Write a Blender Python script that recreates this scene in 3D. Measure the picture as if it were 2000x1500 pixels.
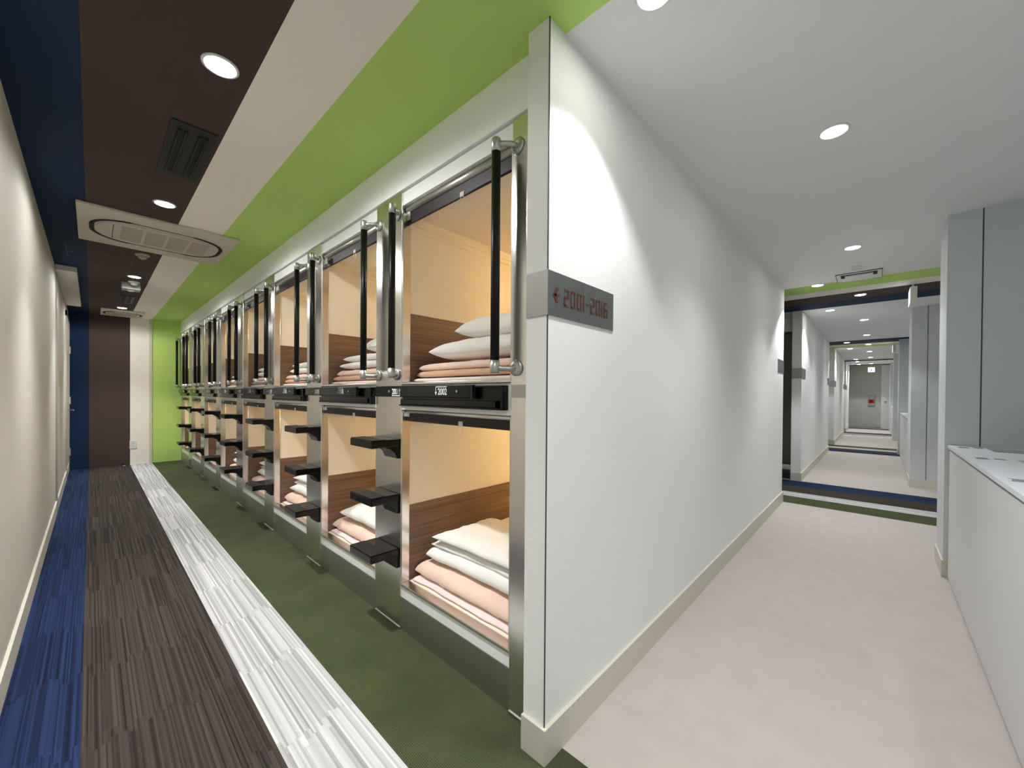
import bpy, bmesh, math, random
from mathutils import Vector, Matrix, noise
for o in list(bpy.data.objects): bpy.data.objects.remove(o)
S = bpy.context.scene
COL = S.collection
PI = math.pi
# ---------------------------------------------------------------- camera
CAM_H = 1.1924
az, pitch, roll = math.radians(47.0) - 0.0703, -0.0075, 0.0075
fwd = Vector((math.cos(az)*math.cos(pitch), math.sin(az)*math.cos(pitch), math.sin(pitch)))
rt = Vector((math.sin(az), -math.cos(az), 0)); up = rt.cross(fwd)
r_ = rt*math.cos(roll) + up*math.sin(roll); u_ = -rt*math.sin(roll) + up*math.cos(roll)
cd = bpy.data.cameras.new('camera'); cam = bpy.data.objects.new('camera', cd); COL.objects.link(cam)
M = Matrix.Identity(4)
for i in range(3):
    M[i][0], M[i][1], M[i][2] = r_[i], u_[i], -fwd[i]
M[2][3] = CAM_H
cam.matrix_world = M
cd.sensor_fit = 'HORIZONTAL'; cd.sensor_width = 36; cd.lens = 764.8/2000*36
cd.shift_y = 26.1/2000; cd.clip_start = 0.02; cd.clip_end = 100
S.camera = cam
# ---------------------------------------------------------------- world, exposure
w = bpy.data.worlds.new('world'); S.world = w; w.use_nodes = True
w.node_tree.nodes['Background'].inputs[0].default_value = (0.8, 0.85, 0.9, 1)
w.node_tree.nodes['Background'].inputs[1].default_value = 0.05
vs = S.view_settings
vs.view_transform = 'Standard'; vs.look = 'None'; vs.gamma = 1; vs.use_curve_mapping = False
vs.exposure = 2.3
S.cycles.max_bounces = 8; S.cycles.diffuse_bounces = 6; S.cycles.glossy_bounces = 5
LIGHT = 1.0                       # overall lamp strength
P_GLOW = 7.0
P_AISLE, P_WASH, P_HALL, P_POD = 35*LIGHT, 11*LIGHT, 12.5*LIGHT, 1.45*LIGHT
# ---------------------------------------------------------------- fitted dimensions (metres)
H = 2.4
D = 1.0624; XL = -0.241; XS = 0.9975; YS = 0.7766; X1 = 5.3325; YR = -0.333
X2 = 6.80; X3 = 11.10; X4 = 12.6; X5 = 16.5; X6 = 17.6; X7 = 19.6; XE = 20.7
YE = 8.896; P = 1.0116; Y0 = 0.9954; PW = 0.2552; W = P-PW
YB = -1.3
ST = [XL, -0.027, 0.426, 0.6875, D+.02]
# ---------------------------------------------------------------- helpers
def lin(c):
    f = lambda v: v/12.92 if v <= .04045 else ((v+.055)/1.055)**2.4
    return tuple(f(x/255) for x in c)+(1,)
class NT:
    def __init__(s, name):
        s.m = bpy.data.materials.new(name); s.m.use_nodes = True
        s.t = s.m.node_tree; s.b = s.t.nodes['Principled BSDF']
    def n(s, ty, **k):
        x = s.t.nodes.new(ty)
        for a, v in k.items():
            if a.startswith('i_'):
                kk = a[2:]; kk = int(kk) if kk.isdigit() else kk.replace('_', ' ')
                x.inputs[kk].default_value = v
            else: setattr(x, a, v)
        return x
    def l(s, a, b): s.t.links.new(a, b)
def math_(N, op, a, b=None):
    x = N.n('ShaderNodeMath', operation=op)
    for i, v in enumerate((a, b)):
        if v is None: continue
        if isinstance(v, (int, float)): x.inputs[i].default_value = v
        else: N.l(v, x.inputs[i])
    return x.outputs[0]
def mat(name, rgb, rough=.6, metal=0, bump=0, bscale=200, var=0, vscale=30, spec=.5, coat=0, emit=None, es=0, stretch=None, aniso=0):
    N = NT(name); b = N.b
    b.inputs['Base Color'].default_value = lin(rgb); b.inputs['Roughness'].default_value = rough
    b.inputs['Metallic'].default_value = metal; b.inputs['Specular IOR Level'].default_value = spec
    b.inputs['Coat Weight'].default_value = coat
    tc = N.n('ShaderNodeTexCoord'); mp = N.n('ShaderNodeMapping'); N.l(tc.outputs['Object'], mp.inputs[0])
    if stretch: mp.inputs['Scale'].default_value = stretch
    if var:
        nz = N.n('ShaderNodeTexNoise', i_Scale=vscale, i_Detail=4.0); N.l(mp.outputs[0], nz.inputs['Vector'])
        mx = N.n('ShaderNodeMix', data_type='RGBA')
        c = lin(rgb)
        mx.inputs[6].default_value = tuple(x*(1-var) for x in c[:3])+(1,)
        mx.inputs[7].default_value = tuple(min(1, x*(1+var)) for x in c[:3])+(1,)
        N.l(nz.outputs[0], mx.inputs[0]); N.l(mx.outputs[2], b.inputs['Base Color'])
    if bump:
        nb = N.n('ShaderNodeTexNoise', i_Scale=bscale, i_Detail=3.0); N.l(mp.outputs[0], nb.inputs['Vector'])
        bp = N.n('ShaderNodeBump', i_Strength=bump, i_Distance=.002); N.l(nb.outputs[0], bp.inputs['Height']); N.l(bp.outputs[0], b.inputs['Normal'])
    if emit:
        b.inputs['Emission Color'].default_value = lin(emit); b.inputs['Emission Strength'].default_value = es
    return N.m
def stripe_carpet(name, dark, light, fine=.0045, L=.5, pw=1.0, rough=.95):
    """loop carpet: narrow lines running along Y whose tone is re-drawn in every tile"""
    N = NT(name); tc = N.n('ShaderNodeTexCoord'); sp = N.n('ShaderNodeSeparateXYZ'); N.l(tc.outputs['Object'], sp.inputs[0])
    def layer(wd, ln, seed):
        ix = math_(N, 'FLOOR', math_(N, 'DIVIDE', sp.outputs[0], wd))
        gx = math_(N, 'FLOOR', math_(N, 'DIVIDE', sp.outputs[0], .022))
        wn = N.n('ShaderNodeTexWhiteNoise', noise_dimensions='1D'); N.l(math_(N, 'ADD', gx, seed), wn.inputs['W'])
        iy = math_(N, 'FLOOR', math_(N, 'ADD', math_(N, 'DIVIDE', sp.outputs[1], ln), math_(N, 'MULTIPLY', wn.outputs['Value'], .22)))
        cb = N.n('ShaderNodeCombineXYZ'); N.l(ix, cb.inputs[0]); N.l(iy, cb.inputs[1]); cb.inputs[2].default_value = seed
        w3 = N.n('ShaderNodeTexWhiteNoise', noise_dimensions='3D'); N.l(cb.outputs[0], w3.inputs['Vector'])
        return w3.outputs['Value']
    a = layer(fine, L, 3.3); b = layer(fine*2.0, L, 7.7)
    v = math_(N, 'ADD', math_(N, 'MULTIPLY', a, .68), math_(N, 'MULTIPLY', b, .32))
    nz = N.n('ShaderNodeTexNoise', i_Scale=420.0, i_Detail=2.0); N.l(tc.outputs['Object'], nz.inputs['Vector'])
    v2 = math_(N, 'ADD', v, math_(N, 'MULTIPLY', math_(N, 'SUBTRACT', nz.outputs[0], .5), .5))
    cr = N.n('ShaderNodeValToRGB'); cr.color_ramp.elements[0].position = .02; cr.color_ramp.elements[1].position = .98
    cr.color_ramp.elements[0].color = lin(dark); cr.color_ramp.elements[1].color = lin(light)
    N.l(v2, cr.inputs[0]); N.l(cr.outputs[0], N.b.inputs['Base Color'])
    N.b.inputs['Roughness'].default_value = rough; N.b.inputs['Specular IOR Level'].default_value = .15
    bp = N.n('ShaderNodeBump', i_Strength=.5, i_Distance=.003); N.l(v2, bp.inputs['Height']); N.l(bp.outputs[0], N.b.inputs['Normal'])
    return N.m
def green_carpet():
    N = NT('green_rib_carpet'); tc = N.n('ShaderNodeTexCoord')
    wv = N.n('ShaderNodeTexWave', wave_type='BANDS', bands_direction='X', i_Scale=52.0, i_Distortion=1.2, i_Detail=1.0, i_Detail_Scale=3.0)
    N.l(tc.outputs['Object'], wv.inputs['Vector'])
    n1 = N.n('ShaderNodeTexNoise', i_Scale=260.0, i_Detail=3.0); N.l(tc.outputs['Object'], n1.inputs['Vector'])
    n2 = N.n('ShaderNodeTexNoise', i_Scale=5.0, i_Detail=3.0); N.l(tc.outputs['Object'], n2.inputs['Vector'])
    v = math_(N, 'ADD', math_(N, 'ADD', math_(N, 'MULTIPLY', wv.outputs[1], .3), math_(N, 'MULTIPLY', n1.outputs[0], .55)), math_(N, 'MULTIPLY', n2.outputs[0], .25))
    cr = N.n('ShaderNodeValToRGB'); cr.color_ramp.elements[0].position = .3; cr.color_ramp.elements[1].position = .85
    cr.color_ramp.elements[0].color = lin((40, 47, 29)); cr.color_ramp.elements[1].color = lin((92, 100, 68))
    N.l(v, cr.inputs[0]); N.l(cr.outputs[0], N.b.inputs['Base Color'])
    N.b.inputs['Roughness'].default_value = .95; N.b.inputs['Specular IOR Level'].default_value = .1
    bp = N.n('ShaderNodeBump', i_Strength=.6, i_Distance=.003); N.l(v, bp.inputs['Height']); N.l(bp.outputs[0], N.b.inputs['Normal'])
    return N.m
def wood():
    N = NT('brown_wood_laminate'); tc = N.n('ShaderNodeTexCoord'); mp = N.n('ShaderNodeMapping'); mp.inputs['Scale'].default_value = (.8, .8, 34)
    N.l(tc.outputs['Object'], mp.inputs[0])
    n1 = N.n('ShaderNodeTexNoise', i_Scale=3.0, i_Detail=6.0, i_Distortion=.6); N.l(mp.outputs[0], n1.inputs['Vector'])
    cr = N.n('ShaderNodeValToRGB'); cr.color_ramp.elements[0].position = .32; cr.color_ramp.elements[1].position = .7
    cr.color_ramp.elements[0].color = lin((94, 71, 53)); cr.color_ramp.elements[1].color = lin((132, 105, 84))
    N.l(n1.outputs[0], cr.inputs[0]); N.l(cr.outputs[0], N.b.inputs['Base Color'])
    N.b.inputs['Roughness'].default_value = .45
    return N.m
def steel(name, rgb, rough):
    N = NT(name); b = N.b; b.inputs['Metallic'].default_value = 1; b.inputs['Base Color'].default_value = lin(rgb)
    tc = N.n('ShaderNodeTexCoord'); mp = N.n('ShaderNodeMapping'); mp.inputs['Scale'].default_value = (900, 900, 6)
    N.l(tc.outputs['Object'], mp.inputs[0])
    nz = N.n('ShaderNodeTexNoise', i_Scale=1.0, i_Detail=1.0); N.l(mp.outputs[0], nz.inputs['Vector'])
    mr = N.n('ShaderNodeMapRange'); mr.inputs['To Min'].default_value = rough-.015; mr.inputs['To Max'].default_value = rough+.015
    N.l(nz.outputs[0], mr.inputs[0]); N.l(mr.outputs[0], b.inputs['Roughness'])
    return N.m
MT = dict(
    white_wall=mat('white_wallpaper', (236, 237, 236), .85, bump=.35, bscale=160, spec=.2),
    cream_wall=mat('cream_wallpaper', (196, 193, 183), .85, bump=.35, bscale=160, spec=.2),
    ceil=mat('white_ceiling_paint', (226, 227, 227), .9, spec=.15),
    c_navy=mat('navy_ceiling_paint', (20, 42, 74), .75, spec=.2), c_brown=mat('dark_brown_paint', (76, 62, 58), .75, spec=.2),
    c_white=mat('warm_white_paint', (243, 238, 230), .85, spec=.2), c_green=mat('green_paint', (186, 220, 122), .8, spec=.2),
    f_navy=stripe_carpet('navy_striped_carpet', (10, 20, 40), (38, 57, 94)),
    f_brown=stripe_carpet('brown_striped_carpet', (36, 31, 28), (76, 68, 62)),
    f_white=stripe_carpet('pale_striped_carpet', (142, 142, 142), (210, 210, 209), fine=.007),
    f_green=green_carpet(),
    f_beige=mat('beige_carpet', (184, 177, 171), .95, bump=.5, bscale=300, var=.09, vscale=9, spec=.1),
    base=mat('beige_skirting_vinyl', (206, 202, 189), .5), panel=mat('pale_laminate_panel', (205, 211, 212), .5),
    groove=mat('shadow_gap', (70, 72, 72), .8), counter_top=mat('white_solid_surface', (226, 232, 238), .3),
    counter=mat('pale_counter_front', (214, 214, 214), .5),
    fascia=mat('white_fascia_paint', (248, 249, 250), .8, spec=.2), pit=mat('bin_interior', (34, 37, 37), .6),
    steel=steel('brushed_stainless', (232, 228, 223), .24), dsteel=steel('dark_stainless', (188, 185, 180), .4),
    sign=steel('sign_stainless', (176, 177, 178), .3), alu=mat('cast_aluminium', (190, 192, 190), .38, metal=1),
    black=mat('black_rubber_grip', (3, 3, 3), .38, spec=.35), bplas=mat('black_plastic', (3, 3, 4), .2, spec=.35), bpad=mat('black_ribbed_pad', (10, 10, 12), .55, bump=.6, bscale=400),
    wpanel=mat('white_steel_panel', (246, 246, 248), .35), cream=mat('cream_capsule_liner', (240, 232, 216), .5),
    wood=wood(), purple=mat('dark_purple_blind', (30, 12, 23), .5), clear=mat('clear_plastic_tab', (210, 205, 205), .2),
    peach=mat('peach_quilt', (240, 212, 196), .9, bump=.7, bscale=60, spec=.1, var=.06, vscale=14),
    fleece=mat('tan_fleece', (214, 178, 152), .97, bump=1.0, bscale=180, spec=.05, var=.18, vscale=120),
    linen=mat('white_linen', (246, 244, 240), .85, bump=.4, bscale=40, spec=.15), pink=mat('pink_sheet', (238, 222, 220), .85, spec=.15),
    plastic=mat('off_white_plastic', (206, 198, 184), .5), grille=mat('beige_grille', (186, 178, 164), .6),
    slot=mat('black_slot', (10, 9, 8), .7), vent=mat('dark_vent_metal', (8, 8, 8), .45), trimw=mat('white_lamp_trim', (225, 225, 225), .4),
    text_w=mat('white_lettering', (240, 240, 240), .5), text_r=mat('brown_lettering', (92, 50, 40), .5), text_g=mat('grey_lettering', (110, 116, 126), .5),
    hatch=mat('hatch_edge', (92, 84, 78), .6), red=mat('red_plastic', (190, 30, 50), .4), dred=mat('dark_red_plastic', (90, 6, 18), .4),
    grey=mat('pale_grey_steel_box', (166, 170, 168), .5), green_e=mat('exit_green', (60, 170, 120), .5),
    exit=mat('lit_exit_face', (225, 250, 240), .5, emit=(225, 250, 240), es=.25), bronze=mat('dark_bronze_steel', (104, 98, 90), .25, metal=1),  # dark bronze is the steel door's own finish
    lens=mat('lamp_lens', (255, 255, 255), .5, emit=(255, 250, 240), es=14), warm_lens=mat('warm_lamp_lens', (255, 220, 160), .5, emit=(255, 214, 140), es=5),
    door=mat('pale_door_leaf', (206, 204, 196), .5), dface=mat('grey_wall_paint', (205, 203, 199), .85),
)
class MB:
    def __init__(s): s.bm = bmesh.new(); s.smooth = []
    def box(s, a, b, bev=0, mi=0):
        x0, y0, z0 = (min(a[i], b[i]) for i in range(3)); x1, y1, z1 = (max(a[i], b[i]) for i in range(3))
        v = [s.bm.verts.new(c) for c in ((x0,y0,z0),(x1,y0,z0),(x1,y1,z0),(x0,y1,z0),(x0,y0,z1),(x1,y0,z1),(x1,y1,z1),(x0,y1,z1))]
        fs = [s.bm.faces.new([v[i] for i in q]) for q in ((0,3,2,1),(4,5,6,7),(0,1,5,4),(1,2,6,5),(2,3,7,6),(3,0,4,7))]
        for f in fs: f.material_index = mi
        if bev:
            es = list({e for f in fs for e in f.edges})
            bmesh.ops.bevel(s.bm, geom=es, offset=bev, segments=2, profile=.5, affect='EDGES')
        return s
    def prism(s, pts, axis, a, b):
        """pts: 2D polygon in the two remaining axes (in xyz order), extruded a..b along axis"""
        def mk(p, t):
            q = list(p); q.insert(axis, t); return s.bm.verts.new(q)
        A = [mk(p, a) for p in pts]; B = [mk(p, b) for p in pts]
        s.bm.faces.new(A[::-1]); s.bm.faces.new(B); n = len(pts)
        for i in range(n): s.bm.faces.new((A[i], A[(i+1) % n], B[(i+1) % n], B[i]))
        return s
    def tube(s, path, r, seg=14, closed=False, flat=None):
        path = [Vector(p) for p in path]; rings = []; n = len(path)
        rr = r if isinstance(r, (list, tuple)) else [r]*n
        ref = None
        for i, p in enumerate(path):
            if closed: t = (path[(i+1) % n]-path[i-1]).normalized()
            else: t = (path[min(i+1, n-1)]-path[max(i-1, 0)]).normalized()
            if ref is None: ref = Vector((0,0,1)) if abs(t.z) < .9 else Vector((1,0,0))
            a = t.cross(ref).normalized(); b = a.cross(t).normalized(); ref = b
            rings.append([s.bm.verts.new(p+(a*math.cos(2*PI*k/seg)+b*math.sin(2*PI*k/seg)*(flat or 1))*rr[i]) for k in range(seg)])
        m = n if closed else n-1
        for i in range(m):
            A, B = rings[i], rings[(i+1) % n]
            for k in range(seg):
                f = s.bm.faces.new((A[k], A[(k+1) % seg], B[(k+1) % seg], B[k])); f.smooth = True
        if not closed:
            s.bm.faces.new(rings[0][::-1]); s.bm.faces.new(rings[-1])
        return s
    def lathe(s, prof, c, axis='Z', seg=32):
        """prof: (radius, height) pairs from one end to the other"""
        c = Vector(c); rings = []
        for r, h in prof:
            ring = []
            for k in range(seg):
                a = 2*PI*k/seg; x, y = r*math.cos(a), r*math.sin(a)
                ring.append(s.bm.verts.new(c+(Vector((x, y, h)) if axis == 'Z' else Vector((h, x, y)) if axis == 'X' else Vector((x, h, y)))))
            rings.append(ring)
        for A, B in zip(rings, rings[1:]):
            for k in range(seg):
                f = s.bm.faces.new((A[k], A[(k+1) % seg], B[(k+1) % seg], B[k])); f.smooth = True
        s.bm.faces.new(rings[0][::-1]); s.bm.faces.new(rings[-1])
        return s
    def build(s, name, m, parent=None, loc=None):
        bmesh.ops.recalc_face_normals(s.bm, faces=s.bm.faces[:])
        me = bpy.data.meshes.new(name); s.bm.to_mesh(me); s.bm.free()
        for x in (m if isinstance(m, (list, tuple)) else [m]): me.materials.append(MT[x] if isinstance(x, str) else x)
        o = bpy.data.objects.new(name, me); COL.objects.link(o)
        if parent: o.parent = parent
        if loc: o.location = loc
        return o
def tag(o, label=None, cat=None, group=None, kind=None):
    for k, v in (('label', label), ('category', cat), ('group', group), ('kind', kind)):
        if v: o[k] = v
    return o
def thing(name, loc, label, cat, group=None):
    o = bpy.data.objects.new(name, None); COL.objects.link(o); o.location = loc; o.empty_display_size = .1
    return tag(o, label, cat, group)
def copy_tree(o, parent=None):
    c = o.copy(); COL.objects.link(c)
    if parent: c.parent = parent
    for ch in list(o.children): copy_tree(ch, c)
    return c
def struct(name, mb, m, label=None):
    o = mb.build(name, m); return tag(o, label, None, None, 'structure')
def lamp(name, kind, loc, watts, parent, **k):
    ld = bpy.data.lights.new(name, kind); ld.energy = watts
    for a, v in k.items(): setattr(ld, a, v)
    o = bpy.data.objects.new(name, ld); COL.objects.link(o); o.location = loc
    if parent: o.parent = parent
    return o
# ---------------------------------------------------------------- room shell
def grid(name, cells, z, side, m):
    mb = MB()
    for (x0, x1, mi) in cells:
        if side > 0: mb.box((x0, YB, z), (x1, YE+.1, z+.08), mi=mi)
        else: mb.box((x0, YB, z-.08), (x1, YE+.1, z), mi=mi)
    return struct(name, mb, m)
A2 = [5.34, 5.71, 5.98, 6.40, 6.81]
A3 = [11.10, 11.45, 11.85, 12.2, 12.6]
A4 = [16.5, 16.75, 16.95, 17.3, 17.6]
A5 = [19.6, 19.8, 20.1, 20.4, XE+.1]
def cells():
    c = [(XL-.1, ST[1], 0), (ST[1], ST[2], 1), (ST[2], ST[3], 2), (ST[3], ST[4], 3), (ST[4], A2[0], 4)]
    for A, nxt, rev in ((A2, A3[0], 1), (A3, A4[0], 0), (A4, A5[0], 1), (A5, None, 0)):
        for i in range(4): c.append((A[i], A[i+1], 3-i if rev else i))
        if nxt: c.append((A[-1], nxt, 4))
    return c
grid('floor', cells(), 0, -1, ['f_navy', 'f_brown', 'f_white', 'f_green', 'f_beige'])
grid('ceiling', cells(), H, 1, ['c_navy', 'c_brown', 'c_white', 'c_green', 'ceil'])
struct('wall_left', MB().box((XL-.1, YB, 0), (XL, YE+.1, H)), 'cream_wall')
# end wall of the aisle in four painted bands
mb = MB()
for i, (a, b) in enumerate(((XL, ST[1]), (ST[1], ST[2]), (ST[2], .655), (.69, D+.1))): mb.box((a, YE, 0), (b, YE+.1, H), mi=i)
struct('wall_end', mb, ['c_navy', 'c_brown', 'c_white', 'c_green'])
struct('trim_1', MB().box((.655, YE-.02, 0), (.69, YE+.1, H)), 'base')
# block between the first and second aisle: corridor face, corner return, fascia above the capsules
struct('wall_sign', MB().box((XS, YS, 0), (X1, .866, H)), 'white_wall')
struct('trim_2', MB().box((XS-.002, YS-.002, 0), (XS+.002, YS+.001, H)), 'groove')
struct('wall_fascia', MB().box((D-.004, .866, 2.212), (D+.12, YE, H)), 'fascia')
struct('wall_capsule_back', MB().box((D+2.12, .866, 0), (D+2.2, YE, H)), 'white_wall')
struct('wall_second_aisle_near', MB().box((X1-.08, .866, 0), (X1, 4.1, H)), 'white_wall')
struct('wall_block_two', MB().box((X2, YS, 0), (X3, .89, H)).box((X3-.1, .89, 0), (X3, 4.1, H)).box((X2+.35, .89, 0), (X2+.43, 4.1, H)), 'white_wall')
struct('wall_block_three', MB().box((X4, YS, 0), (X5, 1.2, H)), 'white_wall')
struct('wall_block_four', MB().box((X6, YS, 0), (X7, 1.2, H)), 'white_wall')
struct('wall_aisle_ends', MB().box((X1, 4.0, 0), (XE+.1, 4.1, H)), 'white_wall')
struct('wall_far', MB().box((XE, YB, 0), (XE+.1, 4.0, H)), 'dface')
struct('wall_far_pilaster', MB().box((XE-.25, YB, 0), (XE, -.12, H)), 'white_wall')
struct('wall_behind', MB().box((XL-.1, YB-.1, 0), (XE+.1, YB, H)), 'white_wall')
# steel door just inside the second aisle
dr = struct('door_2', MB().box((X2+.06, .9, .0), (X2+.10, 2.2, 2.1), bev=.003), 'bronze')
MB().box((X2+.05, .9, .14), (X2+.062, 2.2, .21)).build('kick_plate', 'steel', dr)
struct('wall_over_steel_door', MB().box((X2+.04, .89, 2.13), (X2+.35, 4.0, H)), 'dface')
# right-hand piers and alcoves
def pier(name, x0, x1, seam=None):
    p = struct(name, MB().box((x0, YB, 0), (x1, YR, H)), 'panel')
    if seam: MB().box((x0-.0015, seam-.003, 0), (x0+.001, seam+.003, H)).build('panel_seam', 'groove', p)
    b = struct('baseboard_'+name[5:], MB().box((x0-.008, YB, 0), (x0, YR+.008, .11)).box((x0, YR, 0), (x1+.008, YR+.008, .11)), 'base')
    return p
pier('wall_pier_one', 3.865, 4.25, -.485); pier('wall_pier_two', 7.46, 8.03, -.481); pier('wall_pier_three', 11.45, 11.9)
pier('wall_pier_four', 15.1, 15.5); pier('wall_pier_five', 18.9, 19.5)
struct('wall_alcove_back', MB().box((.9, YB, 0), (3.865, -1.0, H)).box((8.03, YB, 0), (11.45, -1.0, H)).box((15.5, YB, 0), (18.9, -1.0, H)), 'panel')
# skirting
t = .012; hb = .115
struct('baseboard_left', MB().box((XL, YB, 0), (XL+t, YE, hb)), 'base')
struct('baseboard_sign', MB().box((XS-t, YS-t, 0), (X1+t, YS, hb)).box((XS-t, YS, 0), (XS, .866, hb)), 'base')
struct('baseboard_block_two', MB().box((X2-t, YS-t, 0), (X3+t, YS, hb)).box((X2-t, YS, 0), (X2, .89, hb)), 'base')
struct('baseboard_block_three', MB().box((X4-t, YS-t, 0), (X5+t, YS, hb)).box((X4-t, YS, 0), (X4, 1.2, hb)), 'base')
struct('baseboard_block_four', MB().box((X6-t, YS-t, 0), (X7+t, YS, hb)).box((X6-t, YS, 0), (X6, 1.2, hb)), 'base')
struct('baseboard_far', MB().box((XE-t, -.12, 0), (XE, 1.5, hb)), 'base')
# left wall: steel edge strip, door with frame, hinges, lock and lever
struct('trim_3', MB().box((XL, 5.86, 0), (XL+.012, 5.93, H)), 'dsteel')
dr = struct('door_1', MB().box((XL, 7.98, .01), (XL+.006, 8.82, 2.2)), 'door')
f = MB().box((XL, 7.9, 0), (XL+.016, 7.98, 2.27)).box((XL, 8.82, 0), (XL+.016, 8.88, 2.27)).box((XL, 7.9, 2.2), (XL+.016, 8.88, 2.27)).build('door_frame', 'steel', dr)
for z in (.24, 1.74): MB().box((XL+.006, 8.70, z), (XL+.03, 8.80, z+.11), bev=.003).build('hinge', 'steel', dr)
lk = MB().box((XL+.006, 8.66, 1.0), (XL+.032, 8.74, 1.11), bev=.003).build('lock', 'steel', dr)
MB().tube([(XL+.006, 8.7, .915), (XL+.055, 8.7, .915), (XL+.06, 8.66, .915), (XL+.06, 8.58, .915)], .008).build('lever_handle', 'alu', dr)
# ---------------------------------------------------------------- steel posts with rails and steps
ORD = ['first', 'second', 'third', 'fourth', 'fifth', 'sixth', 'seventh', 'eighth', 'ninth']
WHERE = 'from the corner'
def make_post(width):
    t_ = thing('steel_post', (D, 0, 0), None, 'post', 'stainless posts between the capsules')
    b = MB()
    b.box((0, 0, 0), (.044, width, 2.206), bev=.0015).build('column', 'steel', t_)
    MB().box((-.0015, .002, 1.18), (.002, width-.002, 1.228)).build('band', 'dsteel', t_)
    MB().box((-.004, 0, 0), (.044, width, .012)).build('floor_shoe', 'dsteel', t_)
    return t_
proto = make_post(PW)
posts = []
for k in range(9):
    o = proto if k == 1 else (make_post(YE-.003-(Y0+8*P-PW)) if k == 8 else (make_post(Y0-.868) if k == 0 else copy_tree(proto)))
    o.location = (D, Y0+k*P-PW if k else .868, 0)
    if k == 0: o['label'] = 'nearest stainless post, partly behind the white corner strip, without steps'
    elif k == 8: o['label'] = 'narrow stainless post against the green end wall'
    else: o['label'] = '%s stainless post %s, carrying three black steps' % (ORD[k], WHERE)
    posts.append(o)
def make_rail(sgn):
    """sgn +1: leans to +Y (mounted at the far edge); -1: leans to -Y"""
    t_ = thing('grab_rail', (0, 0, 0), None, 'handrail')
    bx, by = -.062, sgn*.052
    MB().tube([(bx, by, 1.315), (bx, by, 2.075)], .0165, 18).build('grip', 'black', t_)
    for z, d in ((2.1, 1), (1.29, -1)):
        p = [(0, 0, z), (bx*.35, by*.3, z+.004*d), (bx*.7, by*.68, z+.003*d), (bx*.97, by*.96, z-.002*d)]
        br = MB().tube(p, [.011, .010, .0105, .012], 14).build('bracket', 'alu', t_)
        MB().lathe([(.0175, -.03 if d > 0 else -.016), (.0178, 0), (.0178, .014), (.014, .02)] if d > 0 else [(.014, -.02), (.0178, -.014), (.0178, .026)], (bx, by, z)).build('end_cap', 'alu', br)
        MB().lathe([(.029, -.001), (.030, -.006), (.024, -.010), (.014, -.013)], (0, 0, z), 'X').build('flange', 'alu', br)
    return t_
ra, rb = make_rail(1), make_rail(-1); ua = ub = False
for k in range(9):
    if k < 8:
        o = ra if not ua else copy_tree(ra); ua = True
        o.location = (D, Y0+k*P-.028, 0)
        o['label'] = ('nearest black grab rail, on the post beside the white corner strip' if k == 0 else 'black grab rail on the far edge of the %s stepped post %s' % (ORD[k-1], WHERE)); o['group'] = 'black grab rails along the capsules'
    if k > 0:
        o = rb if not ub else copy_tree(rb); ub = True
        o.location = (D, Y0+k*P-PW+.04, 0)
        o['label'] = ('black grab rail on the narrow post at the green end wall' if k == 8 else 'black grab rail on the near edge of the %s stepped post %s' % (ORD[k-1], WHERE)); o['group'] = 'black grab rails along the capsules'
def make_step():
    t_ = thing('wall_step', (0, 0, 0), None, 'step')
    y0, y1 = .01, .236
    MB().box((-.153, y0, -.038), (-.002, y1, 0), bev=.004).build('tread', 'bplas', t_)
    MB().box((-.150, y0+.004, 0), (-.075, y1-.004, .0025), bev=.001).build('grip_pad', 'bpad', t_)
    MB().prism([(-.002, -.03), (-.085, -.036), (-.05, -.05), (-.025, -.07), (-.014, -.098), (-.002, -.10)], 1, y0+.004, y1-.10).build('bracket', 'bplas', t_)
    return t_
s0 = make_step(); first = True
for k in range(1, 8):
    for z, nm in ((.963, 'top'), (.685, 'middle'), (.408, 'lowest')):
        o = s0 if first else copy_tree(s0); first = False
        o.location = (D, Y0+k*P-PW, z); o['group'] = 'black climbing steps on the posts'
        o['label'] = '%s of three black steps on the %s stepped post %s' % (nm, ORD[k-1], WHERE)
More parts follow.
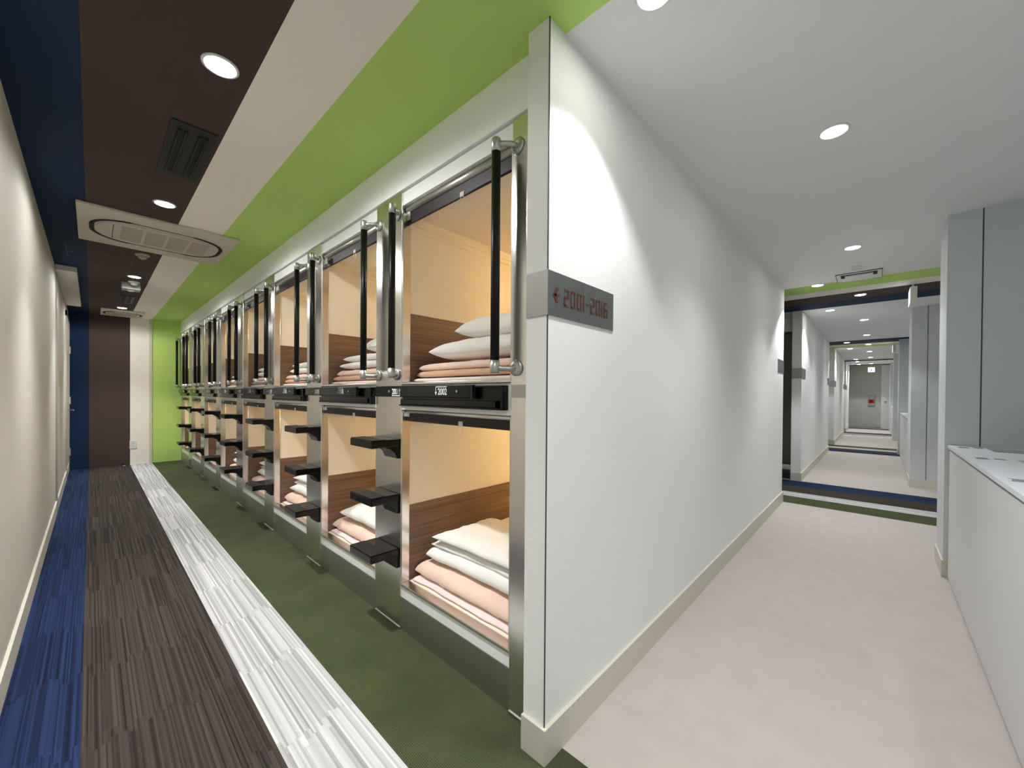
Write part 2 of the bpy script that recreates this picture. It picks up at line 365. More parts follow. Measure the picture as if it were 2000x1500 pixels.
# ---------------------------------------------------------------- capsules
def liner(zb, zt, x0=.045, x1=2.0):
    m = MB()
    m.box((x0, -.012, zb-.012), (x1, 0, zt+.012)).box((x0, W, zb-.012), (x1, W+.012, zt+.012))
    m.box((x0, -.012, zt), (x1, W+.012, zt+.012)).box((x0, -.012, zb-.012), (x1, W+.012, zb)).box((x1, -.012, zb-.012), (x1+.012, W+.012, zt+.012))
    return m
def wains(zb, zt, x0=.045, x1=2.0):
    e = .004
    return MB().box((x0, 0, zb), (x1, e, zt)).box((x0, W-e, zb), (x1, W, zt)).box((x1-e, 0, zb), (x1, W, zt))
def make_capsule(upper):
    zb, zt, zw = (1.25, 2.10, 1.601) if upper else (.235, 1.10, .622)
    t_ = thing('sleeping_capsule', (0, 0, 0), None, 'capsule')
    liner(zb, zt).build('liner', 'cream', t_)
    wains(zb, zw).build('wainscot', 'wood', t_)
    m = MB()
    for dz in (.045, .075): m.box((.05, W-.006, zt-dz), (1.99, W, zt-dz+.008), bev=.002).box((.05, 0, zt-dz), (1.99, .006, zt-dz+.008), bev=.002)
    m.build('ceiling_moulding', 'cream', t_)
    for y in (0, W-.007):
        MB().box((.002, y, zb), (.047, y+.007, zt), bev=.002).build('jamb', 'steel', t_)
    MB().box((.0, 0, zb-.014), (.052, W, zb), bev=.003).build('sill', 'steel', t_)
    cz0, cz1 = (2.048, 2.105) if upper else (1.058, 1.094)
    cu = MB().box((.028, .008, cz0), (.036, W-.008, cz1), bev=.002).tube([(.032, .01, cz0), (.032, W-.01, cz0)], .005, 8).build('roller_blind', 'purple', t_)
    MB().tube([(.03, .01, cz1+(.012 if upper else .007)), (.03, W-.01, cz1+(.012 if upper else .007))], .017 if upper else .0085, 16).build('blind_cassette', 'dsteel' if upper else 'steel', cu)
    MB().box((.023, .307, cz0-.004), (.028, .335, cz0+.016), bev=.002).build('pull_tab', 'clear', cu)
    MB().tube([(.024, .32+.017*math.cos(a*PI/8), cz0-.022+.017*math.sin(a*PI/8)) for a in range(16)], .0013, 6, closed=True).build('pull_ring', 'clear', cu)
    MB().box((.02, W-.035, cz0+.018), (.03, W-.008, cz1+.006), bev=.003).build('blind_catch', 'clear', cu)
    if upper:
        MB().box((.008, 0, 2.14), (.028, W, 2.203)).build('header_panel', 'wpanel', t_)
        MB().box((.0095, 0, 1.112), (.03, W, 1.235)).build('front_panel', 'wpanel', t_)
    else:
        MB().box((.008, 0, .163), (.03, W, .221)).build('front_panel', 'wpanel', t_)
        MB().box((.006, 0, 0), (.03, W, .161)).build('plinth', 'dsteel', t_)
    lz = zt-.16
    lm = MB().box((1.10, .004, lz-.03), (1.34, .03, lz+.03), bev=.006).build('reading_lamp', 'wpanel', t_)
    MB().box((1.11, .03, lz-.024), (1.33, .036, lz+.024), bev=.002).build('lamp_diffuser', 'warm_lens', lm)
    return t_
def pod_lamp(parent, zt, k):
    o = lamp('capsule_light', 'AREA', (1.22, .05, zt-.16), P_POD, parent, shape='RECTANGLE', size=.2, size_y=.05, color=(1.0, .87, .62))
    o.rotation_euler = (PI/2, 0, PI)
cu_, cl_ = make_capsule(True), make_capsule(False)
caps = []
for k in range(8):
    for up_, pr in ((True, cu_), (False, cl_)):
        o = pr if k == 0 else copy_tree(pr)
        o.location = (D, Y0+k*P, 0); o['group'] = 'capsules in two tiers'
        o['label'] = '%s sleeping capsule in the %s bay %s' % ('upper' if up_ else 'lower', ORD[k], WHERE)
        caps.append((o, up_, k))
for o, up_, k in caps: pod_lamp(o, 2.10 if up_ else 1.10, k)
# ---------------------------------------------------------------- number consoles
def text_mesh(s, size, sx=.8):
    cu = bpy.data.curves.new('t', 'FONT'); cu.body = s; cu.size = size; cu.extrude = .0004; cu.offset = size*.018
    ob = bpy.data.objects.new('t', cu); COL.objects.link(ob)
    dg = bpy.context.evaluated_depsgraph_get(); me = bpy.data.meshes.new_from_object(ob.evaluated_get(dg))
    bpy.data.objects.remove(ob)
    me.transform(Matrix.Diagonal((sx, 1, 1, 1)))
    return me
RX = Matrix(((0, 0, -1, 0), (-1, 0, 0, 0), (0, 1, 0, 0), (0, 0, 0, 1)))     # text facing -X
def number_part(s, upward, y_left, z, parent, x):
    me = text_mesh(s, .040); wd = max(v.co.x for v in me.vertices)
    bm = bmesh.new(); bm.from_mesh(me)
    def rect(x0, y0, x1, y1):
        v = [bm.verts.new((a, b, .0004)) for a, b in ((x0, y0), (x1, y0), (x1, y1), (x0, y1))]; bm.faces.new(v)
    def tri(p):
        bm.faces.new([bm.verts.new((a, b, .0004)) for a, b in p])
    if upward:
        rect(0, -.009, wd+.016, -.005); rect(wd+.012, -.009, wd+.016, .020); tri([(wd+.006, .016), (wd+.022, .016), (wd+.014, .032)])
    else:
        rect(-.016, .032, wd, .036); rect(-.016, .010, -.012, .036); tri([(-.022, .012), (-.006, .012), (-.014, -.004)])
    bm.to_mesh(me); bm.free()
    me.transform(RX); me.materials.clear(); me.materials.append(MT['text_w'])
    o = bpy.data.objects.new('number', me); COL.objects.link(o); o.parent = parent; o.location = (x, y_left, z-.014); return o
def make_console():
    t_ = thing('number_console', (0, 0, 0), None, 'sign box')
    MB().box((.001, .022, 1.132), (.009, .742, 1.226)).build('back_panel', 'bplas', t_)
    MB().box((-.022, .022, 1.132), (.004, .742, 1.139), bev=.002).box((-.022, .06, 1.139), (-.012, .73, 1.166), bev=.003).build('ledge', 'bplas', t_)
    MB().box((-.022, .022, 1.132), (.004, .034, 1.226), bev=.002).box((-.022, .022, 1.219), (.004, .742, 1.226), bev=.002).build('rim', 'bplas', t_)
    pl = MB().box((-.026, .20, 1.176), (-.006, .972, 1.230), bev=.003).build('number_plate', 'bplas', t_)
    MB().box((-.028, .186, 1.172), (-.008, .198, 1.230), bev=.002).build('end_rib', 'bpad', t_)
    for y in (.83, .285): MB().lathe([(.006, 0), (.0055, -.002), (.003, -.003)], (-.026, y, 1.203), 'X', 12).build('screw', 'alu', pl)
    return t_
c0 = make_console()
for k in range(8):
    o = c0 if k == 0 else copy_tree(c0)
    o.location = (D, Y0+k*P, 0); o['group'] = 'black number consoles between the capsule tiers'
    a, b = 2001+2*k, 2002+2*k
    o['label'] = ('black console marked %d with an up arrow and %d with a down arrow' % (a, b) if k < 2 else 'black number console under the upper capsule of the %s bay %s' % (ORD[k], WHERE))
    if k == 7:
        for ch in list(o.children):
            if ch.name.startswith('number_plate'):
                ch.scale = (1, .87, 1)
    pl = [c for c in o.children if c.name.startswith('number_plate')][0]
    number_part(str(a), True, .80, 1.203, pl, -.0266); number_part(str(b), False, .415, 1.203, pl, -.0266)
# ---------------------------------------------------------------- bedding
def soft(mb, x0, x1, y0, y1, z0, h, seed, ex=10, pinch=0, wr=.006, nx=28, ny=28, bottom=.35, sag=0, mi=0):
    rows_t, rows_b = [], []
    sd = Vector((seed*3.1, seed*1.7, seed))
    cx, cy, hx, hy = (x0+x1)/2, (y0+y1)/2, (x1-x0)/2, (y1-y0)/2
    for i in range(nx+1):
        rt_, rb_ = [], []
        for j in range(ny+1):
            u = math.sin((i/nx-.5)*PI)*.999; v = math.sin((j/ny-.5)*PI)*.999
            p = max(0, (1-abs(u)**ex)*(1-abs(v)**ex))**.5
            sh = 1-pinch*(1-abs(v)**2)*abs(u)**3; sv = 1-pinch*(1-abs(u)**2)*abs(v)**3
            x = cx+hx*u*sh; y = cy+hy*v*sv
            n1 = noise.noise(Vector((x*9, y*9, 0))+sd); n2 = noise.noise(Vector((x*26, y*15, 3))+sd)
            x += .010*n1*(abs(u)**4); y += .014*n2*(abs(v)**4)
            zt_ = z0+h*bottom+(h*(1-bottom))*p+wr*(n1+.6*n2)*p
            zb_ = z0+h*bottom*(1-p)
            rt_.append(mb.bm.verts.new((x, y, zt_-sag*(u*u)))); rb_.append(mb.bm.verts.new((x, y, zb_)) if 0 < i < nx and 0 < j < ny else rt_[-1])
        rows_t.append(rt_); rows_b.append(rb_)
    for i in range(nx):
        for j in range(ny):
            for R, fl in ((rows_t, 0), (rows_b, 1)):
                q = [R[i][j], R[i+1][j], R[i+1][j+1], R[i][j+1]]
                if fl: q = q[::-1]
                try: f = mb.bm.faces.new(q); f.smooth = True; f.material_index = mi
                except ValueError: pass
    return mb
random.seed(5)
for o, up_, k in caps:
    zb = 1.25 if up_ else .235
    y_ = Y0+k*P; tier = 'upper' if up_ else 'lower'; bay = '%s capsule, %s bay %s' % (tier, ORD[k], WHERE)
    rnd = random.Random(k*2+up_)
    g = k < 4
    n = 30 if k < 2 else (20 if g else 12)
    mm = MB(); soft(mm, .058, 1.95, .02, W-.02, 0, .022, k, ex=40, wr=.0, nx=n, ny=n)
    m_ = mm.build('mattress_pad', 'pink'); m_.location = (D, y_, zb+.0005)
    tag(m_, 'pink-white mattress pad lying in the '+bay, 'mattress', 'mattress pads in the capsules')
    z = zb+.0235; x0 = .078 if not up_ else .075
    b = thing('folded_blanket', (D, y_, z), 'peach folded quilt on the mattress, '+bay, 'blanket', 'folded peach quilts')
    if up_:
        soft(MB(), x0, .78, .03, W-.018, 0, .036, k*5+1, ex=26, wr=.003, nx=n, ny=n).build('fleece_layer', 'fleece', b)
        soft(MB(), x0+.008, .78, .028, W-.03, .032, .040, k*5+2, ex=22, wr=.005, nx=n, ny=n).build('quilt_layer', 'peach', b)
    else:
        soft(MB(), x0, .80, .02, W-.008, 0, .070, k*5+1, ex=16, wr=.008, nx=n, ny=n, bottom=.3).build('quilt_layer', 'peach', b)
        pts = [(x0+.012+.004*math.sin(j*1.7+k), .05+(W-.11)*j/14, .016+.003*math.sin(j*2.3)) for j in range(15)]
        MB().tube(pts, .006, 8).build('piping', 'peach', b)
    z += .081 if up_ else .078
    if up_ and k in (0,) or (not up_ and k == 1):   # single plump duvet
        dv = soft(MB(), x0+.01, .74, .03, W-.10, 0, .11, k*7+3+up_, ex=5, pinch=.05, wr=.009, nx=n, ny=n, bottom=.42).build('folded_duvet', 'linen'); dh = .10
    elif not up_:
        mbd = MB()
        soft(mbd, x0+.035, .80, .02, W-.05, 0, .070, k*7+3, ex=12, pinch=.03, wr=.012, nx=n, ny=n, bottom=.4)
        soft(mbd, x0+.065, .80, .02, W-.065, .064, .030, k*7+4, ex=24, pinch=.03, wr=.006, nx=n, ny=n, bottom=.4)
        dv = mbd.build('folded_duvet', 'linen'); dh = .090
    else:
        hh = .05; mbd = MB()
        for q in range(2): soft(mbd, x0+.02+.012*q, .76, .03, W-.06-.03*rnd.random()-.02*q, q*hh*.93, hh, k*7+3+q+up_, ex=11, pinch=.07, wr=.007, nx=n, ny=n, bottom=.4)
        dv = mbd.build('folded_duvet', 'linen'); dh = .095
    dv.location = (D, y_, z); tag(dv, 'white folded duvet on the peach quilt, '+bay, 'duvet', 'folded white duvets')
    if not up_ and k == 1: continue
    z += dh+(.020 if up_ else .012)
    hp = .11 if up_ else .06
    xs = .20 if up_ else .12
    pl = thing('pillow', (D, y_, z), 'white pillow topping the stack, '+bay, 'pillow', 'white pillows')
    soft(MB(), xs, xs+.42, .04, W-.16-.05*rnd.random() if up_ else W-.09, 0, hp, k*11+5+up_, ex=4.5, pinch=.09, wr=.010, nx=n, ny=n, bottom=.35).build('pillow_case', 'linen', pl)
    if k % 2 or k > 2: soft(MB(), xs-.004, xs+.424, .035, W-.155 if up_ else W-.085, hp*.31, .006, k*11+5+up_, ex=20, pinch=.05, wr=.004, nx=n, ny=n).build('flange_edge', 'linen', pl)
# ---------------------------------------------------------------- ceiling lights
def make_downlight():
    t_ = thing('downlight', (0, 0, H), None, 'ceiling light')
    MB().lathe([(.058, 0), (.058, -.003), (.050, -.006), (.047, -.003), (.047, 0)], (0, 0, 0)).build('trim_ring', 'trimw', t_)
    MB().lathe([(.0465, -.001), (.0465, -.004), (.03, -.0045)], (0, 0, 0)).build('lens', 'lens', t_)
    return t_
d0 = make_downlight(); fst = True
def downlight(x, y, watts, ang, blend, label, col=(.985, .99, .985)):
    global fst
    o = d0 if fst else copy_tree(d0); fst = False
    o.location = (x, y, H); o['label'] = label; o['group'] = 'round ceiling downlights'
    DL.append((o, watts, ang, blend, col))
DL = []
for i, (x, y) in enumerate(((.325, 1.79), (.32, 3.36), (.307, 5.72), (.30, 7.98))):
    downlight(x, y, P_AISLE, 92, 1.0, ['round downlight in the dark brown ceiling stripe, nearest the camera', 'round downlight in the brown ceiling stripe just before the large air conditioner', 'round downlight between the access hatch and the small emergency lamp', 'round downlight beside the far air conditioner near the end wall'][i])
downlight(1.15, .50, P_WASH*1.15, 104, .45, 'downlight washing the white wall beside the stainless sign', (.98, .99, 1))
downlight(5.36, .482, P_WASH*1.7, 108, .3, 'downlight at the green ceiling stripe over the far end of the sign wall', (.98, .99, 1))
downlight(7.02, .49, P_WASH*1.2, 108, .3, 'downlight just past the navy ceiling stripe of the second aisle', (.98, .99, 1))
for x, l in ((2.3, 'large round downlight in the white corridor ceiling, nearest the camera'), (4.19, 'second round downlight along the white corridor ceiling, before the air vent'), (6.18, 'downlight in the brown ceiling stripe of the second aisle'), (8.2, 'first downlight in the corridor ceiling past the second aisle'), (10.25, 'second downlight in the corridor ceiling past the second aisle'), (12.1, 'downlight in the ceiling of the third aisle'), (14.0, 'downlight in the corridor ceiling past the third aisle'), (16.1, 'downlight in the corridor ceiling before the fourth aisle'), (19.0, 'farthest central downlight before the grey far wall')):
    downlight(x, .155, P_HALL*(.45 if x in (6.18, 12.1) else 1), 104, 1.0, l, (.975, .985, 1))
for x, l in ((11.42, 'wall-side downlight at the start of the third aisle'), (12.9, 'wall-side downlight just past the third aisle'), (16.7, 'wall-side downlight at the fourth aisle'), (17.8, 'wall-side downlight just past the fourth aisle'), (19.4, 'wall-side downlight nearest the grey far wall')):
    downlight(x, .5, P_WASH*1.1, 100, .25, l, (.98, .99, 1))
for x, y, l in ((.2, .155, 'downlight in the ceiling above the aisle mouth'), (.32, -.75, 'downlight in the brown ceiling stripe behind the aisle mouth')):  # both out of view, added so more light bounces into the aisle
    downlight(x, y, P_HALL*1.2, 118, .9, l, (.98, .985, 1))
for o, wt, ang, bl, c in DL:
    if o.location.x < .4 and o.location.y > .5: lamp('downlight_glow', 'SPOT', (0, 0, -.012), P_GLOW, o, spot_size=math.radians(172), spot_blend=.3, shadow_soft_size=.045, color=c)
    lamp('downlight_beam', 'SPOT', (0, 0, -.012), wt, o, spot_size=math.radians(ang), spot_blend=bl, shadow_soft_size=.04, color=c)
# ---------------------------------------------------------------- things on the ceiling
def stadium(x0, x1, y0, y1, r, n=8):
    pts = []
    for cx_, cy_, a0 in ((x1-r, y1-r, 0), (x0+r, y1-r, 90), (x0+r, y0+r, 180), (x1-r, y0+r, 270)):
        for i in range(n+1):
            a = math.radians(a0+90*i/n); pts.append((cx_+r*math.cos(a), cy_+r*math.sin(a)))
    return pts
def cassette(x0, x1, y0, y1, label):
    t_ = thing('air_conditioner', ((x0+x1)/2, (y0+y1)/2, H), label, 'air conditioner', 'ceiling air conditioners')
    a, b = (x1-x0)/2, (y1-y0)/2
    MB().box((-a, -b, -.022), (a, b, 0), bev=.006).build('panel', 'plastic', t_)
    mb = MB(); pts = stadium(-a*.84, a*.86, -b*.62, b*.62, b*.5, 10)
    n_ = len(pts)
    mb.tube([(x, y, -.0225) for x, y in pts], [.013 if abs(x) > a*.42 else .005 for x, y in pts], 8, closed=True, flat=.35).build('outlet_slot', 'slot', t_)
    MB().prism(stadium(-a*.79, a*.81, -b*.53, b*.53, b*.42, 8), 2, -.030, -.022).build('centre_panel', 'plastic', t_)
    gx = -a*.5
    for i in range(4):
        m = MB()
        for q in range(14): m.box((gx+i*a*.3, -b*.42+q*b*.06, -.0325), (gx+i*a*.3+a*.26, -b*.42+q*b*.06+b*.03, -.030))
        m.build('intake_grille', 'grille', t_)
    MB().box((-a*.6, -b*.4, -.0315), (-a*.592, b*.4, -.030)).build('panel_seam', 'slot', t_)
    return t_
cassette(-.07, .80, 3.69, 4.55, 'large square ceiling air conditioner straddling the navy, brown and white stripes')
cassette(.09, .56, 8.16, 8.80, 'ceiling air conditioner close to the end wall')
def vent(x0, x1, y0, y1, label, m='vent'):
    t_ = thing('ceiling_vent', ((x0+x1)/2, (y0+y1)/2, H), label, 'vent', 'dark slot vents')
    a, b = (x1-x0)/2, (y1-y0)/2
    MB().box((-a, -b, -.006), (a, b, 0), bev=.002).build('frame', m, t_)
    for s_ in (-1, 1):
        sl = MB().box((s_*a*.45-a*.26, -b*.8, -.0075), (s_*a*.45+a*.26, b*.8, -.006)).build('slot', 'slot', t_)
        for q in (-.6, .6): MB().box((s_*a*.45+a*.26*q-.003, -b*.8, -.013), (s_*a*.45+a*.26*q+.003, b*.8, -.0075)).build('slat', m, sl)
    return t_
vent(.24, .408, 2.28, 2.88, 'dark slot vent in the brown ceiling stripe between the two nearest downlights')
vent(.245, .378, 6.92, 7.48, 'small dark slot vent in the brown ceiling near the end wall')
def dome(x, y, label, r=.05, m='trimw', nm='smoke_detector', cat='smoke detector'):
    t_ = thing(nm, (x, y, H), label, cat)
    MB().lathe([(r, 0), (r, -.010), (r*.8, -.018)], (0, 0, 0)).build('base', m, t_)
    MB().lathe([(r*.6, -.018), (r*.56, -.034), (r*.3, -.042)], (0, 0, 0)).build('sensor', m, t_)
    return t_
dome(.305, 4.74, 'flat pale disc detector in the brown ceiling beside the access hatch', m='grille')
dome(.318, 5.98, 'pale domed detector directly behind the third downlight of the striped ceiling')
dome(4.85, .155, 'white detector in the corridor ceiling just before the square air vent')
dome(18.4, .165, 'dark-ringed detector above the far exit sign', m='grille')
e = thing('emergency_lamp', (.30, 6.12, H), 'small white box lamp on the brown ceiling ahead of the small vent', 'emergency light')
MB().box((-.075, -.07, -.075), (.075, .07, 0), bev=.004).build('housing', 'grey', e)
MB().lathe([(.03, -.075), (.03, -.082), (.02, -.088)], (0, 0, 0)).build('lens', 'trimw', e)
h = thing('access_hatch', (.055, 5.1, H), 'flush access hatch outlined across the navy and brown ceiling stripes', 'hatch')
m = MB(); a, b, w_ = .202, .235, .003
m.box((-a, -b, -.002), (a, -b+w_, 0)).box((-a, b-w_, -.002), (a, b, 0)).box((-a, -b, -.002), (-a+w_, b, 0)).box((a-w_, -b, -.002), (a, b, 0)); m.build('edge_frame', 'hatch', h)
MB().box((-a+.02, -.03, -.003), (-a+.035, 0, 0)).build('latch', 'hatch', h)
o = MB().box((XL+.001, 5.72, H-.05), (-.098, 8.0, H-.001), bev=.003).build('ceiling_bulkhead_box', 'dface'); tag(o, 'pale box casing where the left wall meets the navy ceiling', 'casing')
# corridor cassette vent
t_ = thing('ceiling_air_vent', (5.2, .143, H), 'square pale air vent with dark slot, in front of the green corridor ceiling stripe', 'vent')
MB().box((-.17, -.17, -.008), (.17, .17, 0), bev=.002).build('frame', 'ceil', t_)
MB().box((-.135, -.125, -.0095), (-.10, .125, -.008)).box((-.135, .105, -.0095), (.0, .135, -.008)).box((-.135, -.135, -.0095), (.0, -.105, -.008)).build('slot', 'slot', t_)
MB().box((-.09, -.10, -.016), (.14, .10, -.008), bev=.003).build('centre_plate', 'ceil', t_)
MB().box((-.172, -.172, -.009), (-.166, .172, 0)).box((.166, -.172, -.009), (.172, .172, 0)).box((-.172, -.172, -.009), (.172, -.166, 0)).box((-.172, .166, -.009), (.172, .172, 0)).build('edge_line', 'text_g', t_)
# exit signs
def exit_sign(x, y, axis, label):
    t_ = thing('exit_sign', (x, y, H), label, 'exit sign')
    MB().tube([(0, 0, 0), (0, 0, -.05)], .008, 8).build('stem', 'trimw', t_)
    if axis == 'Y':       # thin edge towards the corridor
        MB().box((-.15, -.026, -.225), (.15, .026, -.05), bev=.004).build('housing', 'trimw', t_)
        MB().box((-.14, .026, -.215), (.14, .028, -.06)).build('face', 'exit', t_)
    else:
        MB().box((-.02, -.09, -.36), (.02, .09, -.19), bev=.004).tube([(0, 0, -.04), (0, 0, -.19)], .006, 8).build('housing', 'trimw', t_)
        MB().box((-.022, -.085, -.355), (-.02, .085, -.195)).build('face', 'exit', t_)
        # running-figure pictogram and arrow bars
        p = MB().box((-.0235, -.012, -.30), (-.0222, .016, -.262)).box((-.0235, -.02, -.32), (-.0222, -.006, -.296)).box((-.0235, .01, -.322), (-.0222, .022, -.296)).box((-.0235, .0, -.256), (-.0222, .014, -.240)).box((-.0235, -.06, -.285), (-.0222, -.03, -.275))
        p.build('pictogram', 'green_e', t_)
exit_sign(5.98, -.27, 'Y', 'white exit sign box hanging edge-on in the second aisle')
exit_sign(12.1, -.27, 'Y', 'small exit sign box hanging edge-on in the third aisle')
exit_sign(18.1, .145, 'X', 'lit green and white exit sign hanging before the far wall')
# far wall equipment
t_ = thing('fire_alarm_panel', (XE, .157, .85), 'grey fire alarm panel with red lamp on the far corridor wall', 'fire alarm')
MB().box((-.05, -.105, 0), (0, .105, .42), bev=.004).build('cabinet', 'grey', t_)
MB().box((-.056, -.085, .10), (-.05, .085, .255), bev=.003).build('red_plate', 'red', t_)
MB().lathe([(.045, -.056), (.04, -.075), (.02, -.085)], (0, 0, .19), 'X', 20).build('alarm_lamp', 'dred', t_)
MB().box((-.052, -.08, .35), (-.05, .06, .39)).build('notice_label', 'plastic', t_)
def socket(loc, nx, label, w_=.07, hh=.115):
    t_ = thing('wall_socket', loc, label, 'socket')
    if nx == 'Y':
        MB().box((-w_/2, -.01, -hh/2), (w_/2, 0, hh/2), bev=.003).build('plate', 'trimw', t_)
        for z in (-.02, .02): MB().box((-.008, -.0115, z-.007), (-.005, -.01, z+.007)).box((.005, -.0115, z-.007), (.008, -.01, z+.007)).build('slots', 'slot', t_)
    else:
        MB().box((-.01, -w_/2, -hh/2), (0, w_/2, hh/2), bev=.003).build('plate', 'trimw', t_)
        MB().box((-.0115, -.012, -.01), (-.01, .012, .006)).build('slots', 'slot', t_)
socket((.462, YE, .325), 'Y', 'white wall socket at the edge of the brown and white bands of the end wall', .085, .13)
socket((XE, -.05, .19), 'X', 'low white socket on the grey far corridor wall')
t_ = thing('switch_plate', (XE-.25, -.235, 1.0), 'small switch plate with dark slots beside the grey far wall', 'switch')
MB().box((-.01, -.05, -.06), (0, .05, .06), bev=.003).build('plate', 'trimw', t_)
MB().box((-.012, -.045, .03), (-.01, .045, .045)).box((-.012, -.045, -.01), (-.01, .045, .005)).build('slots', 'slot', t_)
t_ = thing('door_stop', (.35, YE-.06, 0), 'small black door stop on the floor at the brown end wall band', 'door stop')
MB().lathe([(.022, 0), (.022, .006), (.012, .012)], (0, 0, 0), seg=16).build('base', 'alu', t_)
MB().lathe([(.014, .010), (.018, .02), (.014, .034), (.005, .036)], (0, 0, 0), seg=16).build('buffer', 'black', t_)
# ---------------------------------------------------------------- signs wrapping the block corners
SEG = {'2': 'abged', '0': 'abcdef', '1': 'i', '6': 'acdefg', '-': 'm'}
def sign_text(s, w_, h_, gap, th):
    bm = bmesh.new(); x = 0
    def rect(x0, y0, x1, y1):
        bm.faces.new([bm.verts.new((a, b, 0)) for a, b in ((x0, y0), (x1, y0), (x1, y1), (x0, y1))])
    for ch in s:
        if ch == '<':
            q = h_*.40; tt = th*1.15
            for sg in (1, -1):
                bm.faces.new([bm.verts.new((x+a_, h_/2+sg*b_, 0)) for a_, b_ in ((0, 0), (tt*1.5, 0), (w_*.62+tt*.75, q-tt*.3), (w_*.62-tt*.3, q+tt*.3))])
            rect(x+th*.6, h_/2-th*.5, x+w_, h_/2+th*.5)
            x += w_+gap*2.2; continue
        S_ = SEG[ch]; c = th*.0
        if 'i' in S_: rect(x, 0, x+th, h_); x += th+gap; continue
        if 'm' in S_: rect(x, h_/2-th/2, x+w_*.7, h_/2+th/2); x += w_*.7+gap; continue
        if 'a' in S_: rect(x+th*.35, h_-th, x+w_-th*.35, h_)
        if 'd' in S_: rect(x+(th*.35 if 'c' in S_ else 0), 0, x+w_-(th*.35 if 'c' in S_ else 0), th)
        if 'g' in S_: rect(x+th*.35, h_/2-th/2, x+w_-th*.35, h_/2+th/2)
        if 'b' in S_: rect(x+w_-th, h_/2, x+w_, h_-th*.35)
        if 'c' in S_: rect(x+w_-th, th*.35, x+w_, h_/2)
        if 'e' in S_: rect(x, th*.35, x+th, h_/2)
        if 'f' in S_: rect(x, h_/2, x+th, h_-th*.35)
        x += w_+gap
    me = bpy.data.meshes.new('t'); bm.to_mesh(me); bm.free(); return me, x
RY = Matrix(((1, 0, 0, 0), (0, 0, -1, 0), (0, 1, 0, 0), (0, 0, 0, 1)))     # facing -Y
def wrap_sign(xc, x_to, y_to, z0, z1, label, side=-1):
    """plate on the corridor face from xc to x_to plus a return of the plate on the block's end face"""
    t_ = thing('corner_sign', (xc, YS, z0), label, 'sign')
    e = .004; L = x_to-xc
    MB().box((min(0, L), -e, 0), (max(0, L), 0, z1-z0)).build('front_plate', 'sign', t_)
    if y_to: MB().box((0 if side > 0 else -e, -e, 0), (e if side > 0 else 0, y_to-YS, z1-z0)).build('return_plate', 'sign', t_)
    return t_
sg = wrap_sign(XS, 1.418, .864, 1.449, 1.594, 'stainless corner sign reading left arrow 2001-2016 on the white wall')
for txt, nm, x_, wd_ in (('<', 'arrow', .024, .036), ('2001-2016', 'lettering', .085, .300)):
    me, wd = sign_text(txt, .034, .060, .0135, .0085)
    if txt == '<': wd = .034
    me.transform(Matrix.Diagonal((wd_/wd, 1, 1, 1))); me.transform(RY); me.materials.append(MT['text_r'])
    tx = bpy.data.objects.new(nm, me); COL.objects.link(tx); tx.parent = sg; tx.location = (x_, -.0052, .040)
wrap_sign(X1, X1-.35, None, 1.449, 1.594, 'grey sign plate at the far end of the long white wall')
wrap_sign(X2, X2+.40, .888, 1.449, 1.594, 'grey sign wrapping the corner of the wall past the second aisle')
wrap_sign(X3, X3-.40, None, 1.449, 1.594, 'small grey sign plate just before the third aisle')
wrap_sign(X4, X4+.5, 1.0, 1.449, 1.594, 'dark grey sign wrapping the corner past the third aisle')
wrap_sign(X5, X5-.4, None, 1.449, 1.594, 'tiny grey sign plate before the fourth aisle')
wrap_sign(X6, X6+.5, 1.0, 1.449, 1.594, 'tiny grey sign past the fourth aisle')
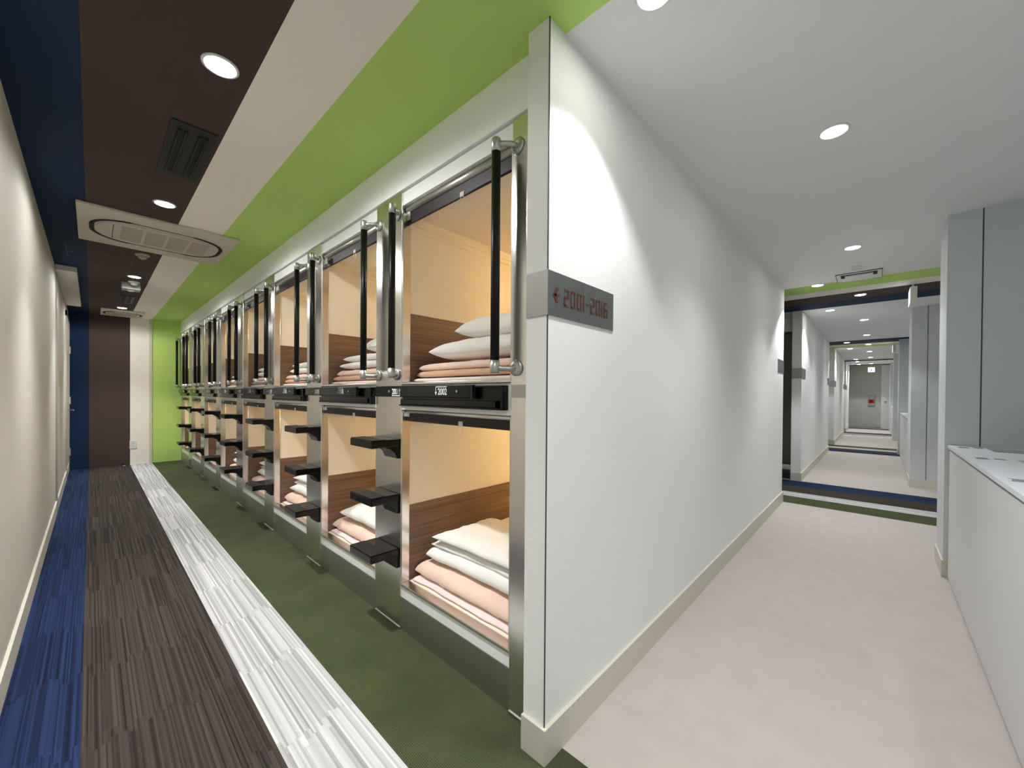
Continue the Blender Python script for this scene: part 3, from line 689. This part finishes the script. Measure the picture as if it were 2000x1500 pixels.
# ---------------------------------------------------------------- counters in the alcoves
def counter(x0, x1, label, detail):
    t_ = thing('counter', (x0, 0, 0), label, 'counter', 'waste counters in the corridor alcoves')
    L = x1-x0; yf, yb = -.347, -.99; zt, th = .88, .02
    # openings as (distance from far end, length, front y, back y)
    holes = [(.09, .22, -.50, -.90), (.68, .50, -.52, -.90), (1.42, .50, -.52, -.90)] if detail else []
    m = MB(); xs = [0]
    cuts = sorted((L-a-l, L-a, f_, b_) for a, l, f_, b_ in holes)
    cur = 0
    for a, b, f_, b_ in cuts:
        m.box((cur, yb, zt-th), (a, yf, zt)); m.box((a, f_, zt-th), (b, yf, zt)); m.box((a, yb, zt-th), (b, b_, zt)); cur = b
    m.box((cur, yb, zt-th), (L, yf, zt))
    m.build('worktop', 'counter_top', t_)
    for a, b, f_, b_ in cuts:
        MB().box((a, b_, zt-.35), (b, f_, zt-.34)).box((a-.006, b_, zt-.35), (a, f_, zt-th)).box((b, b_, zt-.35), (b+.006, f_, zt-th)).box((a, b_-.006, zt-.35), (b, b_, zt-th)).box((a, f_, zt-.35), (b, f_+.006, zt-th)).build('bin_opening', 'pit', t_)
    MB().box((0, -.40, zt-th-.016), (L-.02, -.366, zt-th)).build('shadow_gap', 'groove', t_)
    n_ = 3 if detail else 2; pw_ = (L-.03)/n_
    for i in range(n_):
        MB().box((L-.03-(i+1)*pw_+.0015, -.39, .012), (L-.03-i*pw_-.0015, -.353, zt-th-.014), bev=.001).build('front_panel', 'counter', t_)
    MB().box((0, yb, .0), (L-.03, -.392, zt-th-.012)).build('carcass', 'groove', t_) if not detail else MB().box((0, -.42, 0), (L-.03, -.392, zt-th-.012)).build('carcass', 'groove', t_)
    MB().box((L-.03, yb, 0), (L, -.374, zt-th)).build('end_filler', 'base', t_)
    if detail:   # small printed notices beside each opening
        for (a, l, f_, b_) in holes:
            for q, yy in ((0, -.40), (1, -.462)):
                m = MB(); xx = L-a+ (.03 if False else -.0)
                for r in range(5 if q == 0 else 3):
                    ln = .05-.006*((r*7+q*3) % 4)
                    m.box((L-a-.02-r*.016, yy-ln/2, zt), (L-a-.012-r*.016, yy+ln/2, zt+.0006))
                m.build('printed_notice', 'text_g', t_)
    return t_
counter(1.0, 3.863, 'long pale counter with bin openings in the nearest right-hand alcove', True)
counter(8.04, 11.44, 'pale counter in the alcove past the second aisle', False)
counter(15.52, 18.88, 'distant pale counter in the alcove past the third aisle', False)
